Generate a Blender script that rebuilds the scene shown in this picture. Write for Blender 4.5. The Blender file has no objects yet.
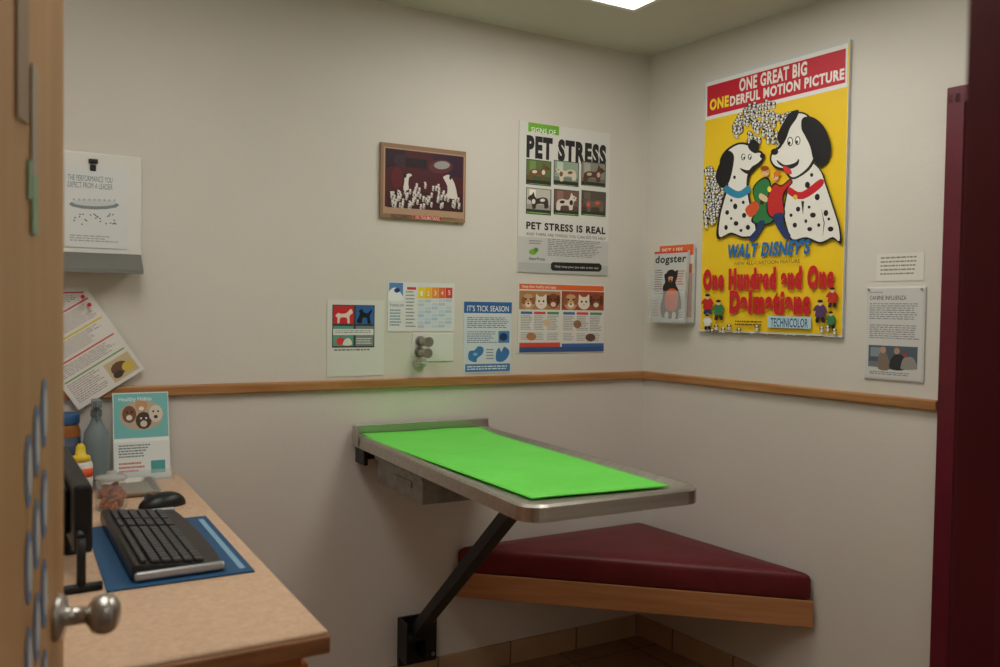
import bpy, bmesh, math, random
import numpy as np
from mathutils import Vector, Matrix, noise
from mathutils.geometry import tessellate_polygon

# ------------------------------------------------------------------ basics
scene = bpy.context.scene
scene.view_settings.view_transform = 'Standard'
scene.view_settings.look = 'None'
scene.view_settings.exposure = 0.0
RW = Vector((0.08084, -0.99673, 0)).normalized()      # direction of the right wall
RN = Vector((RW.y, -RW.x, 0))                          # its normal, into the room
MB = Matrix(((1,0,0,0),(0,0,-1,0),(0,1,0,0),(0,0,0,1)))  # back wall frame: x right, y up, z out
MR = Matrix(((RW.x,0,RN.x,0),(RW.y,0,RN.y,0),(0,1,0,0),(0,0,0,1)))

def lin(c):
    c = c/255.0
    return c/12.92 if c <= 0.04045 else ((c+0.055)/1.055)**2.4
def L(rgb): return (lin(rgb[0]), lin(rgb[1]), lin(rgb[2]), 1)

_m = {}
def mat(rgb, rough=0.55, metal=0.0, name=None, spec=0.4):
    key = (tuple(rgb), rough, metal, spec)
    if key in _m: return _m[key]
    m = bpy.data.materials.new(name or "paint_%d_%d_%d" % tuple(rgb))
    m.use_nodes = True
    b = m.node_tree.nodes["Principled BSDF"]
    b.inputs["Base Color"].default_value = L(rgb)
    b.inputs["Roughness"].default_value = rough
    b.inputs["Metallic"].default_value = metal
    b.inputs["Specular IOR Level"].default_value = spec
    _m[key] = m
    return m

def noisy(name, c1, c2, scale=(5,5,5), rough=0.6, bump=0.0, bscale=60, metal=0, detail=4, lo=0.35, hi=0.65, spec=0.4, coord="Object"):
    m = bpy.data.materials.new(name); m.use_nodes = True
    nt = m.node_tree; n = nt.nodes; b = n["Principled BSDF"]
    tc = n.new("ShaderNodeTexCoord"); mp = n.new("ShaderNodeMapping")
    mp.inputs["Scale"].default_value = scale
    nt.links.new(tc.outputs[coord], mp.inputs[0])
    nz = n.new("ShaderNodeTexNoise"); nz.inputs["Scale"].default_value = 1; nz.inputs["Detail"].default_value = detail
    nt.links.new(mp.outputs[0], nz.inputs[0])
    cr = n.new("ShaderNodeValToRGB")
    cr.color_ramp.elements[0].position = lo; cr.color_ramp.elements[1].position = hi
    cr.color_ramp.elements[0].color = L(c1); cr.color_ramp.elements[1].color = L(c2)
    nt.links.new(nz.outputs[0], cr.inputs[0]); nt.links.new(cr.outputs[0], b.inputs["Base Color"])
    b.inputs["Roughness"].default_value = rough; b.inputs["Metallic"].default_value = metal
    b.inputs["Specular IOR Level"].default_value = spec
    if bump > 0:
        n2 = n.new("ShaderNodeTexNoise"); n2.inputs["Scale"].default_value = bscale; n2.inputs["Detail"].default_value = 3
        nt.links.new(tc.outputs[coord], n2.inputs[0])
        bp = n.new("ShaderNodeBump"); bp.inputs["Strength"].default_value = bump; bp.inputs["Distance"].default_value = 0.004
        nt.links.new(n2.outputs[0], bp.inputs["Height"]); nt.links.new(bp.outputs[0], b.inputs["Normal"])
    return m

def tile(name, c1, c2, grout, w, h, off=(0,0,0), rot=(0,0,0), freq=1):
    m = bpy.data.materials.new(name); m.use_nodes = True
    nt = m.node_tree; n = nt.nodes; b = n["Principled BSDF"]
    tc = n.new("ShaderNodeTexCoord"); mp = n.new("ShaderNodeMapping")
    mp.inputs["Location"].default_value = off; mp.inputs["Rotation"].default_value = rot
    nt.links.new(tc.outputs["Object"], mp.inputs[0])
    br = n.new("ShaderNodeTexBrick"); br.offset = 0; br.squash = 1
    br.inputs["Scale"].default_value = 1
    br.inputs["Brick Width"].default_value = w; br.inputs["Row Height"].default_value = h
    br.inputs["Mortar Size"].default_value = 0.004
    br.inputs["Color1"].default_value = L(c1); br.inputs["Color2"].default_value = L(c2); br.inputs["Mortar"].default_value = L(grout)
    nt.links.new(mp.outputs[0], br.inputs[0])
    nz = n.new("ShaderNodeTexNoise"); nz.inputs["Scale"].default_value = 9; nz.inputs["Detail"].default_value = 5
    nt.links.new(tc.outputs["Object"], nz.inputs[0])
    mx = n.new("ShaderNodeMixRGB"); mx.blend_type = 'MULTIPLY'; mx.inputs[0].default_value = 0.3
    nt.links.new(br.outputs["Color"], mx.inputs[1]); nt.links.new(nz.outputs[0], mx.inputs[2])
    nt.links.new(mx.outputs[0], b.inputs["Base Color"])
    b.inputs["Roughness"].default_value = 0.4
    return m

# --- scene materials
M_WALL = noisy("painted_wall", (214,209,201), (220,215,208), (1.5,1.5,1.5), 0.6, 0.10, 90)
M_CEIL = noisy("ceiling_paint", (208,206,198), (214,212,204), (2,2,2), 0.9, 0.1, 120)
M_OAKX = noisy("oak_wood_trim", (156,106,62), (190,140,90), (3,60,60), 0.4)
M_BENCHW = noisy("oak_board", (168,112,70), (192,136,90), (3,14,50), 0.5, lo=0.3, hi=0.75)
M_DOOR = noisy("birch_door", (176,134,88), (192,150,102), (14,14,1.5), 0.45)
M_CAB = noisy("cabinet_wood", (188,108,52), (208,128,66), (20,20,2), 0.45)
M_LAM = noisy("countertop_laminate", (198,164,134), (216,184,156), (90,90,90), 0.42, detail=6, lo=0.3, hi=0.7)
M_LAMEDGE = noisy("countertop_edge_wood", (140,92,58), (170,118,78), (8,60,60), 0.4)
M_VINYL = noisy("maroon_vinyl", (92,18,26), (104,24,34), (8,8,8), 0.45, 0.2, 160)
M_MAROON = noisy("maroon_paint", (92,18,36), (100,22,40), (8,8,8), 0.4)
M_STEEL = noisy("brushed_steel", (184,180,172), (198,194,186), (3,60,60), 0.38, metal=1.0)
M_STEELD = noisy("dull_steel", (130,126,118), (160,156,148), (20,20,20), 0.5, metal=0.8)
M_BLACK = mat((16,16,18), 0.45, name="black_metal")
M_BLACKP = mat((22,23,26), 0.35, name="black_plastic")
M_GREEN = noisy("green_mat", (102,228,76), (112,236,86), (6,6,6), 0.4, 0.1, 12)
M_CHROME = mat((186,182,176), 0.32, 1.0, name="satin_nickel")
M_WHITEP = mat((226,226,222), 0.35, name="white_plastic")
M_FLOOR = tile("floor_tile", (176,146,112), (160,130,98), (110,92,74), 0.31, 0.31, (0.1,0.12,0))
M_BASEB = tile("baseboard_tile", (205,176,142), (192,162,128), (130,112,92), 0.31, 0.5, (0.02,0.2,0), (math.radians(90),0,0))
M_BASER = tile("baseboard_tile_side", (205,176,142), (192,162,128), (130,112,92), 0.31, 0.5, (0.1,0.2,0), (math.radians(90),0,0))

def glass(name, rgb, rough=0.05, alpha=0.25):
    m = bpy.data.materials.new(name); m.use_nodes = True
    b = m.node_tree.nodes["Principled BSDF"]
    b.inputs["Base Color"].default_value = L(rgb); b.inputs["Roughness"].default_value = rough
    b.inputs["Alpha"].default_value = alpha
    return m
M_ACRYL = glass("clear_acrylic", (225,230,232), 0.08, 0.22)
M_GLASS = glass("jar_glass", (200,205,205), 0.05, 0.2)

# ------------------------------------------------------------------ object helpers
def link(o, parent=None):
    scene.collection.objects.link(o)
    if parent is not None: o.parent = parent
    return o
def empty(name, loc=(0,0,0), rotz=0.0, M=None):
    o = bpy.data.objects.new(name, None); o.empty_display_size = 0.1
    if M is not None: o.matrix_world = M
    else:
        o.location = loc; o.rotation_euler = (0,0,rotz)
    return link(o)
def from_bm(name, bm, mats, parent=None, smooth=False, bevel=0.0, seg=2, M=None):
    me = bpy.data.meshes.new(name)
    bmesh.ops.recalc_face_normals(bm, faces=bm.faces)
    bm.to_mesh(me); bm.free()
    for m in (mats if isinstance(mats, (list,tuple)) else [mats]): me.materials.append(m)
    if smooth:
        for p in me.polygons: p.use_smooth = True
    o = bpy.data.objects.new(name, me); link(o, parent)
    if M is not None: o.matrix_world = M
    if bevel > 0:
        md = o.modifiers.new("bevel", 'BEVEL'); md.width = bevel; md.segments = seg; md.limit_method = 'ANGLE'; md.angle_limit = math.radians(35)
    return o
def add_box(bm, x0,x1,y0,y1,z0,z1, mi=0, M=None):
    vs = [bm.verts.new(v) for v in [(x0,y0,z0),(x1,y0,z0),(x1,y1,z0),(x0,y1,z0),(x0,y0,z1),(x1,y0,z1),(x1,y1,z1),(x0,y1,z1)]]
    if M is not None:
        for v in vs: v.co = M @ v.co
    for f in [(3,2,1,0),(4,5,6,7),(0,1,5,4),(1,2,6,5),(2,3,7,6),(3,0,4,7)]:
        fa = bm.faces.new([vs[i] for i in f]); fa.material_index = mi
def box(name, x0,x1,y0,y1,z0,z1, m, parent=None, bevel=0.0, M=None, seg=2):
    bm = bmesh.new(); add_box(bm, x0,x1,y0,y1,z0,z1)
    return from_bm(name, bm, m, parent, bevel=bevel, M=M, seg=seg)
def add_prism(bm, pts, z0, z1, mi=0):
    a = [bm.verts.new((p[0],p[1],z0)) for p in pts]; b = [bm.verts.new((p[0],p[1],z1)) for p in pts]
    n = len(pts)
    for i in range(n):
        f = bm.faces.new([a[i],a[(i+1)%n],b[(i+1)%n],b[i]]); f.material_index = mi
    f = bm.faces.new(b); f.material_index = mi
    f = bm.faces.new(a[::-1]); f.material_index = mi
def add_lathe(bm, prof, c=(0,0,0), n=28, mi=0, sx=1, sy=1, M=None):
    rings = []
    for r,z in prof:
        rings.append([bm.verts.new((c[0]+sx*r*math.cos(2*math.pi*i/n), c[1]+sy*r*math.sin(2*math.pi*i/n), c[2]+z)) for i in range(n)])
    for a,b in zip(rings, rings[1:]):
        for i in range(n):
            f = bm.faces.new([a[i],a[(i+1)%n],b[(i+1)%n],b[i]]); f.material_index = mi; f.smooth = True
    f = bm.faces.new(rings[0][::-1]); f.material_index = mi
    f = bm.faces.new(rings[-1]); f.material_index = mi
    if M is not None:
        for ring in rings:
            for v in ring: v.co = M @ v.co
def add_tube(bm, p, q, r, n=16, mi=0, sq=False, up=Vector((0,0,1))):
    p = Vector(p); q = Vector(q); d = (q-p).normalized()
    a = d.cross(up)
    if a.length < 1e-4: a = d.cross(Vector((1,0,0)))
    a.normalize(); b = d.cross(a)
    if sq: offs = [(a*sx*r[0]+b*sy*r[1]) for sx,sy in [(1,1),(-1,1),(-1,-1),(1,-1)]]
    else: offs = [(a*math.cos(2*math.pi*i/n)+b*math.sin(2*math.pi*i/n))*r for i in range(n)]
    A = [bm.verts.new(p+o) for o in offs]; B = [bm.verts.new(q+o) for o in offs]; k = len(offs)
    for i in range(k):
        f = bm.faces.new([A[i],A[(i+1)%k],B[(i+1)%k],B[i]]); f.material_index = mi; f.smooth = not sq
    bm.faces.new(A[::-1]).material_index = mi; bm.faces.new(B).material_index = mi

# ------------------------------------------------------------------ printed flat things
_tc = {}
def text_geo(s, bold=0.0, shear=0.0):
    key = (s, bold, shear)
    if key in _tc: return _tc[key]
    cu = bpy.data.curves.new("t", 'FONT'); cu.body = s; cu.offset = bold*0.55; cu.resolution_u = 3; cu.shear = shear
    cu.space_character = 1.0 + bold*1.6
    ob = bpy.data.objects.new("t", cu); scene.collection.objects.link(ob)
    bpy.context.view_layer.update()
    me = bpy.data.meshes.new_from_object(ob)
    vs = [tuple(v.co) for v in me.vertices]; fs = [tuple(p.vertices) for p in me.polygons]
    bpy.data.objects.remove(ob); bpy.data.curves.remove(cu); bpy.data.meshes.remove(me)
    _tc[key] = (vs, fs); return vs, fs

def homog(src, dst):
    A = []; b = []
    for (x,y),(u,v) in zip(src, dst):
        A.append([x,y,1,0,0,0,-u*x,-u*y]); b.append(u)
        A.append([0,0,0,x,y,1,-v*x,-v*y]); b.append(v)
    h = np.linalg.solve(np.array(A,float), np.array(b,float))
    return np.append(h,1).reshape(3,3)

class Sheet:
    """A printed sheet. Artwork is drawn on a design grid (grid = its four corners TL,TR,BR,BL)."""
    def __init__(s, name, w, h, grid, paper=(232,232,230), t=0.002, rough=0.5):
        s.name=name; s.w=w; s.h=h; s.rough=rough
        s.H = homog(grid, [(0,h),(w,h),(w,0),(0,0)])
        s.v=[]; s.f=[]; s.fm=[]; s.mats=[]; s.z=t
        c=[(0,0,0),(w,0,0),(w,h,0),(0,h,0),(0,0,t),(w,0,t),(w,h,t),(0,h,t)]
        s.v+=c; mi=s.mi(paper)
        for f in [(3,2,1,0),(4,5,6,7),(0,1,5,4),(1,2,6,5),(2,3,7,6),(3,0,4,7)]: s.f.append(f); s.fm.append(mi)
    def mi(s, rgb):
        m = mat(rgb, s.rough)
        if m not in s.mats: s.mats.append(m)
        return s.mats.index(m)
    def P(s,u,v):
        q = s.H@np.array([u,v,1.0]); return (q[0]/q[2], q[1]/q[2])
    def up(s): s.z += 0.000005
    def _poly(s, pts, rgb, lift=True):
        if lift: s.up()
        pts=[(min(max(x,0),s.w),min(max(y,0),s.h)) for x,y in pts]
        b=len(s.v); s.v+=[(x,y,s.z) for x,y in pts]; mi=s.mi(rgb)
        for tr in tessellate_polygon([[Vector((x,y,0)) for x,y in pts]]):
            a,bb,c = [pts[i] for i in tr]
            if (bb[0]-a[0])*(c[1]-a[1])-(bb[1]-a[1])*(c[0]-a[0]) < 0: tr = (tr[0],tr[2],tr[1])
            s.f.append(tuple(b+i for i in tr)); s.fm.append(mi)
    def poly(s, pts, rgb, smooth=False, lift=True):
        if smooth:
            n=len(pts); out=[]
            for i in range(n):
                p0,p1,p2,p3=[pts[(i+k-1)%n] for k in range(4)]
                for t in (0,.25,.5,.75):
                    out.append(tuple(0.5*((2*p1[k])+(-p0[k]+p2[k])*t+(2*p0[k]-5*p1[k]+4*p2[k]-p3[k])*t*t+(-p0[k]+3*p1[k]-3*p2[k]+p3[k])*t**3) for k in (0,1)))
            pts=out
        s._poly([s.P(*p) for p in pts], rgb, lift)
    def rect(s, a, b, rgb, lift=True):
        x0,y0=s.P(*a); x1,y1=s.P(*b)
        s._poly([(x0,y0),(x1,y0),(x1,y1),(x0,y1)], rgb, lift)
    def ell(s,u,v,ru,rv,rgb,rot=0,n=12,lift=True):
        c,sn=math.cos(math.radians(rot)),math.sin(math.radians(rot)); pts=[]
        for i in range(n):
            a=2*math.pi*i/n; x=ru*math.cos(a); y=rv*math.sin(a)
            pts.append((u+x*c-y*sn, v+x*sn+y*c))
        s.poly(pts,rgb,lift=lift)
    def text(s, txt, bl, tr, rgb, bold=0.0, shear=0.0):
        vs,fs=text_geo(txt,bold,shear)
        x0,y0=s.P(*bl); x1,y1=s.P(*tr)
        mx=min(v[0] for v in vs); Mx=max(v[0] for v in vs); my=min(v[1] for v in vs); My=max(v[1] for v in vs)
        s.up(); b=len(s.v); mi=s.mi(rgb)
        s.v+=[(x0+(v[0]-mx)/(Mx-mx)*(x1-x0), y0+(v[1]-my)/(My-my)*(y1-y0), s.z) for v in vs]
        for f in fs: s.f.append(tuple(b+i for i in f)); s.fm.append(mi)
    def bars(s, a, b, n, rgb, seed=1, fill=0.5, ragged=0.3):
        r=random.Random(seed); x0,y0=s.P(*a); x1,y1=s.P(*b); s.up(); st=(y1-y0)/n
        for i in range(n):
            y=y0+st*i; x=x0; end=x1-(x1-x0)*ragged*r.random()
            while x<end:
                w=(x1-x0)*r.uniform(0.04,0.13); xe=min(x+w,end)
                s._poly([(x,y),(xe,y),(xe,y+st*fill),(x,y+st*fill)],rgb,False); x=xe+(x1-x0)*0.02
    def build(s, M, x, z, lean=0.0, rot=0.0, off=0.0005, parent=None):
        me=bpy.data.meshes.new(s.name); me.from_pydata(s.v,[],s.f)
        for m in s.mats: me.materials.append(m)
        me.polygons.foreach_set("material_index", s.fm); me.update()
        o=bpy.data.objects.new(s.name,me); link(o)
        W = Matrix.Translation((x,z,off)) @ Matrix.Rotation(rot,4,'Z') @ Matrix.Rotation(lean,4,'X')
        if parent is not None:
            o.parent=parent; o.matrix_local = W
        else: o.matrix_world = M @ W
        return o

# ================================================================== ROOM SHELL
XL, YF, ZC = -2.74, -2.36, 2.44
def wall_seg(name, parts, M, m=M_WALL, t=0.12, edge=None):
    bm=bmesh.new()
    for (a,b,z0,z1) in parts: add_box(bm,a,b,z0,z1,-t,0)
    return from_bm(name,bm,m,M=M)
wall_seg("wall_back", [(XL-0.12,0.12,0,ZC)], MB)
wall_seg("wall_right", [(0,1.30,0,ZC),(1.30,2.20,2.02,ZC),(2.20,2.40,0,ZC)], MR)
box("wall_left", XL-0.12, XL, YF-0.12, 0, 0, ZC, M_WALL)
DX0, DX1 = -2.478, -1.589
bm=bmesh.new()
add_box(bm, XL-0.12, DX0-0.03, YF-0.12, YF, 0, ZC); add_box(bm, DX1+0.03, 0.34, YF-0.12, YF, 0, ZC); add_box(bm, DX0-0.03, DX1+0.03, YF-0.12, YF, 2.08, ZC)
from_bm("wall_front", bm, M_WALL)
box("floor", -4.2, 0.5, -4.2, 0.12, -0.08, 0, M_FLOOR)
box("ceiling", -4.2, 0.5, -4.2, 0.12, ZC, ZC+0.1, M_CEIL)
bm=bmesh.new(); add_box(bm,-4.2,0.5,-4.2,-4.1,0,ZC)
from_bm("wall_hall", bm, M_WALL)
box("wall_hall_left", -4.2,-4.1,-4.1,YF-0.12,0,ZC, M_WALL); box("wall_hall_right", 0.4,0.5,-4.1,YF-0.12,0,ZC, M_WALL)

# baseboards and chair rail
box("baseboard_back", XL, -0.01, -0.012, 0, 0, 0.086, M_BASEB)
bm=bmesh.new(); add_box(bm,0,1.25,-0.001,0.012,0,0.086)
o=from_bm("baseboard_right", bm, M_BASER)
MRX = Matrix(((RW.x,RN.x,0,0),(RW.y,RN.y,0,0),(0,0,1,0),(0,0,0,1)))   # local: x along wall, y out, z up
o.matrix_world = MRX
box("trim_1", XL, -0.004, -0.018, 0, 1.091, 1.125, M_OAKX, bevel=0.005)
o=box("trim_2", 0.012, 1.262, 0, 0.018, 1.091, 1.125, M_OAKX, bevel=0.005)
o.matrix_world = MRX

# maroon steel door and frame in the right wall
d2 = empty("door_2", M=MRX)
bm=bmesh.new()
add_box(bm,1.268,1.32,-0.10,0.022,0,2.03); add_box(bm,2.185,2.24,-0.10,0.022,0,2.03); add_box(bm,1.268,2.24,-0.10,0.022,2.0,2.050)
from_bm("frame",bm,M_MAROON,d2,bevel=0.002)
box("panel",1.32,2.185,-0.07,-0.025,0.005,2.0,M_MAROON,d2)
# doorway frame of the entry
ed = empty("door_frame")
bm=bmesh.new()
for (a,b) in ((DX0-0.05,DX0),(DX1,DX1+0.05)):
    add_box(bm,a,b,YF-0.135,YF+0.0,0,2.05)
add_box(bm,DX0-0.05,DX1+0.05,YF-0.135,YF+0.0,2.05,2.10)
add_box(bm,DX1-0.015,DX1,YF-0.10,YF-0.05,0,2.05)
from_bm("jambs",bm,M_MAROON,ed,bevel=0.002)

# open wooden door
hx,hy=-2.4777,-2.350
dd=Vector((0.255,0.967,0)).normalized(); dn=Vector((dd.y,-dd.x,0))
MD=Matrix(((dd.x,-dn.x,0,hx),(dd.y,-dn.y,0,hy),(0,0,1,0),(0,0,0,1)))  # local x along door, -y = visible face
d1=empty("door_1", M=MD)
box("panel",0.0,0.885,0.0,0.042,0.01,2.03,M_DOOR,d1,bevel=0.001)
bm=bmesh.new()
RK=Matrix.Translation((0.845,0,0.955))@Matrix.Rotation(math.radians(90),4,'X')
add_lathe(bm,[(0.031,0),(0.031,0.004),(0.027,0.009),(0.013,0.011),(0.011,0.036),(0.015,0.040),(0.023,0.045),(0.0265,0.053),(0.0272,0.060),(0.0255,0.068),(0.021,0.074),(0.013,0.0785),(0.004,0.080)],M=RK,n=40)
from_bm("knob",bm,M_CHROME,d1)
box("latch_plate",0.883,0.8865,0.010,0.034,0.92,0.99,M_CHROME,d1)
bm=bmesh.new()
add_box(bm,0.655,0.70,-0.003,-0.001,1.585,1.73,0); add_box(bm,0.715,0.738,-0.003,-0.001,1.50,1.66,1); add_box(bm,0.70,0.712,-0.003,-0.001,1.50,1.545,2)
add_box(bm,0.715,0.738,-0.0035,-0.001,1.46,1.53,2)
from_bm("notice_tags",bm,[mat((150,128,104)),mat((170,158,140)),mat((140,170,136))],d1)
# decal strip: wavy blue and white curls
bm=bmesh.new()
for k in range(3):
    for i in range(5):
        zc=0.72+i*0.115+k*0.03; xc=0.705+k*0.036
        pts=[]
        for j in range(14):
            a=2*math.pi*j/14; pts.append((xc+0.015*math.cos(a), zc+0.045*math.sin(a)))
        vs=[bm.verts.new((p[0],-0.0012-0.0002*((i+k)%2),p[1])) for p in pts]
        f=bm.faces.new(vs); f.material_index=0
        vs=[bm.verts.new((xc+(p[0]-xc)*0.55+0.003,-0.0018,zc+(p[1]-zc)*0.7)) for p in pts]
        f=bm.faces.new(vs); f.material_index=1
from_bm("stickers",bm,[mat((104,136,176)),mat((206,206,204))],d1)

# ceiling troffer, plus two added fill panels out of view
def troffer(name,lx0,lx1,ly0,ly1,strength):
    lt=empty(name); bm=bmesh.new()
    for b_ in ((lx0,lx1,ly0,ly0+0.02),(lx0,lx1,ly1-0.02,ly1),(lx0,lx0+0.02,ly0+0.02,ly1-0.02),(lx1-0.02,lx1,ly0+0.02,ly1-0.02)):
        add_box(bm,*b_,ZC-0.012,ZC)
    from_bm("frame",bm,M_WHITEP,lt)
    em=bpy.data.materials.new("fluorescent_diffuser"); em.use_nodes=True
    b=em.node_tree.nodes["Principled BSDF"]; b.inputs["Base Color"].default_value=(.9,.9,.9,1)
    b.inputs["Emission Color"].default_value=(1.0,0.965,0.885,1); b.inputs["Emission Strength"].default_value=strength
    box("diffuser",lx0+0.02,lx1-0.02,ly0+0.02,ly1-0.02,ZC-0.008,ZC-0.001,em,lt)
troffer("ceiling_light_panel",-1.02,-0.41,-1.60,-0.41,5.6)
troffer("added_fill_panel_room",-2.45,-1.85,-1.90,-0.70,5.2)  # added fill light, out of view, evens the walls and lifts the table shadow
troffer("added_fill_panel_hall",-2.0,-0.8,-3.7,-3.1,2.6)  # added fill behind the camera, keeps the near jamb from going black

# ================================================================== EXAM TABLE
et=empty("exam_table",(-1.028,-0.02,0),math.radians(-1.2))
def rr(x0,x1,y0,y1,rf,rb,z,n=8):
    out=[]
    for (cx_,cy_,a0,r) in ((x1-rf,y0+rf,-90,rf),(x1-rb,y1-rb,0,rb),(x0+rb,y1-rb,90,rb),(x0+rf,y0+rf,180,rf)):
        for i in range(n+1):
            a=math.radians(a0+90*i/n); out.append((cx_+r*math.cos(a),cy_+r*math.sin(a),z))
    return out
bm=bmesh.new()
TL=1.19; HW=0.262
spec=[(0.010,0.893),(0.0,0.896),(0.0,0.930),(0.006,0.936),(0.020,0.936),(0.046,0.924),(0.06,0.922)]
loops=[]
for ins,z in spec:
    loops.append([bm.verts.new(p) for p in rr(-HW+ins,HW-ins,-TL+ins,0.0-ins*0.4,0.055-ins*0.3,0.012,z)])
for a,b_ in zip(loops,loops[1:]):
    n=len(a)
    for i in range(n): bm.faces.new([a[i],a[(i+1)%n],b_[(i+1)%n],b_[i]])
bm.faces.new(loops[-1]); bm.faces.new(loops[0][::-1])
from_bm("steel_top",bm,M_STEEL,et)
bm=bmesh.new(); add_box(bm,-HW,HW,-0.012,0.0,0.93,0.968); add_box(bm,-HW-0.004,-HW,-0.06,0.0,0.90,0.968)
from_bm("back_lip",bm,M_STEEL,et,bevel=0.003)
bm=bmesh.new(); NX,NY=24,50
c0,c1,c2,c3=Vector((-0.240,-0.02)),Vector((0.222,-0.02)),Vector((0.208,-1.115)),Vector((-0.188,-1.085))
g=[]
for j in range(NY+1):
    row=[]
    for i in range(NX+1):
        a=i/NX; b_=j/NY
        p=(c0*(1-a)+c1*a)*(1-b_)+(c3*(1-a)+c2*a)*b_
        zz=0.9305+0.0022*noise.noise(Vector((p.x*7,p.y*3,0)))+ (0.010*(1-b_*8) if b_<0.125 else 0)
        row.append(bm.verts.new((p.x,p.y,zz)))
    g.append(row)
for j in range(NY):
    for i in range(NX): bm.faces.new([g[j][i],g[j+1][i],g[j+1][i+1],g[j][i+1]])
o=from_bm("mat",bm,M_GREEN,et,smooth=True)
md=o.modifiers.new("s",'SOLIDIFY'); md.thickness=0.003
bm=bmesh.new()
add_box(bm,-0.20,-0.16,-1.0,-0.01,0.872,0.893); add_box(bm,0.16,0.20,-1.0,-0.01,0.872,0.893)
add_box(bm,-0.20,0.20,-0.90,-0.80,0.868,0.893); add_box(bm,-0.255,-0.24,-0.09,0.0,0.84,0.895)
add_box(bm,-0.25,0.25,-0.03,0.0,0.85,0.893)
from_bm("under_frame",bm,M_BLACK,et,bevel=0.002)
bm=bmesh.new(); add_box(bm,-0.225,-0.02,-0.52,-0.14,0.795,0.885); add_box(bm,-0.233,-0.012,-0.53,-0.13,0.868,0.88); add_box(bm,-0.229,-0.225,-0.44,-0.30,0.83,0.85)
from_bm("drawer",bm,M_STEELD,et,bevel=0.003)
bm=bmesh.new(); add_tube(bm,(-0.045,-0.03,0.20),(-0.045,-0.82,0.875),(0.021,0.020),sq=True)
add_box(bm,-0.085,-0.005,-0.88,-0.78,0.85,0.89)
add_tube(bm,(-0.085,-0.055,0.21),(-0.005,-0.055,0.21),0.020)
from_bm("support_strut",bm,M_BLACK,et,bevel=0.003)
bm=bmesh.new(); add_box(bm,-0.085,0.065,0.0,0.012,0.085,0.262); add_box(bm,-0.085,-0.077,-0.075,0.012,0.12,0.262); add_box(bm,-0.012,-0.004,-0.075,0.012,0.12,0.262)
for zz in (0.11,0.235):
    for xx in (0.02,0.05): add_tube(bm,(xx,-0.006,zz),(xx,0.0,zz),0.008,n=10,mi=1)
from_bm("wall_bracket",bm,[M_BLACK,M_STEELD],et)

# ================================================================== CORNER BENCH
cb=empty("corner_bench")
def tri(off, r=0.0):
    A=Vector((-0.012,-0.012)); B=Vector((-0.905+off,-0.012)); Cc=Vector((RW.x*(0.875-off)-0.012,RW.y*(0.875-off)))
    return [A,B,Cc]
def tri_round(pts, rs, n=6):
    out=[]
    k=len(pts)
    for i in range(k):
        p=pts[i]; a=(pts[i-1]-p); b_=(pts[(i+1)%k]-p); la,lb=a.length,b_.length
        a.normalize(); b_.normalize(); d=min(rs[i],la*.4,lb*.4); s=p+a*d; e=p+b_*d
        for j in range(n+1):
            t=j/n; out.append(s*(1-t)**2+p*2*t*(1-t)+e*t*t)
    return out
bm=bmesh.new(); lp=[]
for ins,z in ((0.012,0.400),(0.003,0.404),(0.0,0.412),(0.0,0.470),(0.003,0.480),(0.012,0.488),(0.04,0.495),(0.12,0.502)):
    P=tri(0)
    cen=(P[0]+P[1]+P[2])/3
    Q=[]
    for p in tri_round(P,[0.02,0.06,0.05]): 
        d=(cen-p); Q.append(p+d.normalized()*ins*1.6)
    lp.append([bm.verts.new((q.x,q.y,z)) for q in Q])
for a,b_ in zip(lp,lp[1:]):
    n=len(a)
    for i in range(n): bm.faces.new([a[i],a[(i+1)%n],b_[(i+1)%n],b_[i]])
bm.faces.new(lp[-1]); bm.faces.new(lp[0][::-1])
from_bm("cushion",bm,M_VINYL,cb,smooth=True)
P=tri(0.0); a=P[1]; c=P[2]; dv=(c-a).normalized(); nv=Vector((-dv.y,dv.x)); 
if nv.dot(P[0]-a)<0: nv=-nv
a2=a+dv*0.012; c2_=c-dv*0.012
bm=bmesh.new()
LBd=(c2_-a2).length
Mb=Matrix(((dv.x,nv.x,0,a2.x),(dv.y,nv.y,0,a2.y),(0,0,1,0),(0,0,0,1)))
add_prism(bm,[(0,0),(LBd,0),(LBd-0.02,0.02),(0.02,0.02)],0.308,0.400)
o=from_bm("front_board",bm,M_BENCHW,cb,bevel=0.003); o.matrix_local=Mb
bm=bmesh.new()
add_prism(bm,[P[0],a2+nv*0.02+dv*0.03,c2_+nv*0.02-dv*0.03],0.382,0.399)
add_box(bm,-0.80,-0.03,-0.05,-0.001,0.31,0.382)
from_bm("seat_deck",bm,M_BENCHW,cb)

# ================================================================== COUNTER
ct=empty("counter")
CX=-1.865; CY=-1.482
bm=bmesh.new(); add_box(bm,XL+0.002,CX,CY,-0.002,0.812,0.85)
o=from_bm("laminate_top",bm,M_LAM,ct,bevel=0.006,seg=3)
bm=bmesh.new(); add_box(bm,XL+0.002,CX+0.002,CY-0.004,CY+0.02,0.812,0.842)
o=from_bm("wood_edge",bm,M_LAMEDGE,ct,bevel=0.004)
bm=bmesh.new(); add_box(bm,XL+0.002,CX-0.035,CY+0.03,-0.002,0.10,0.812); add_box(bm,XL+0.002,CX-0.08,CY+0.06,-0.014,0.0,0.10)
for i in range(3):
    y1=-0.03-i*0.475; add_box(bm,CX-0.035,CX-0.018,y1-0.45,y1,0.12,0.78)
from_bm("cabinet",bm,M_CAB,ct,bevel=0.002)
bm=bmesh.new()
for i in range(3):
    y1=-0.25-i*0.475; add_tube(bm,(CX-0.010,y1-0.05,0.72),(CX-0.010,y1+0.05,0.72),0.005,n=8)
from_bm("handles",bm,M_CHROME,ct)

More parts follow.
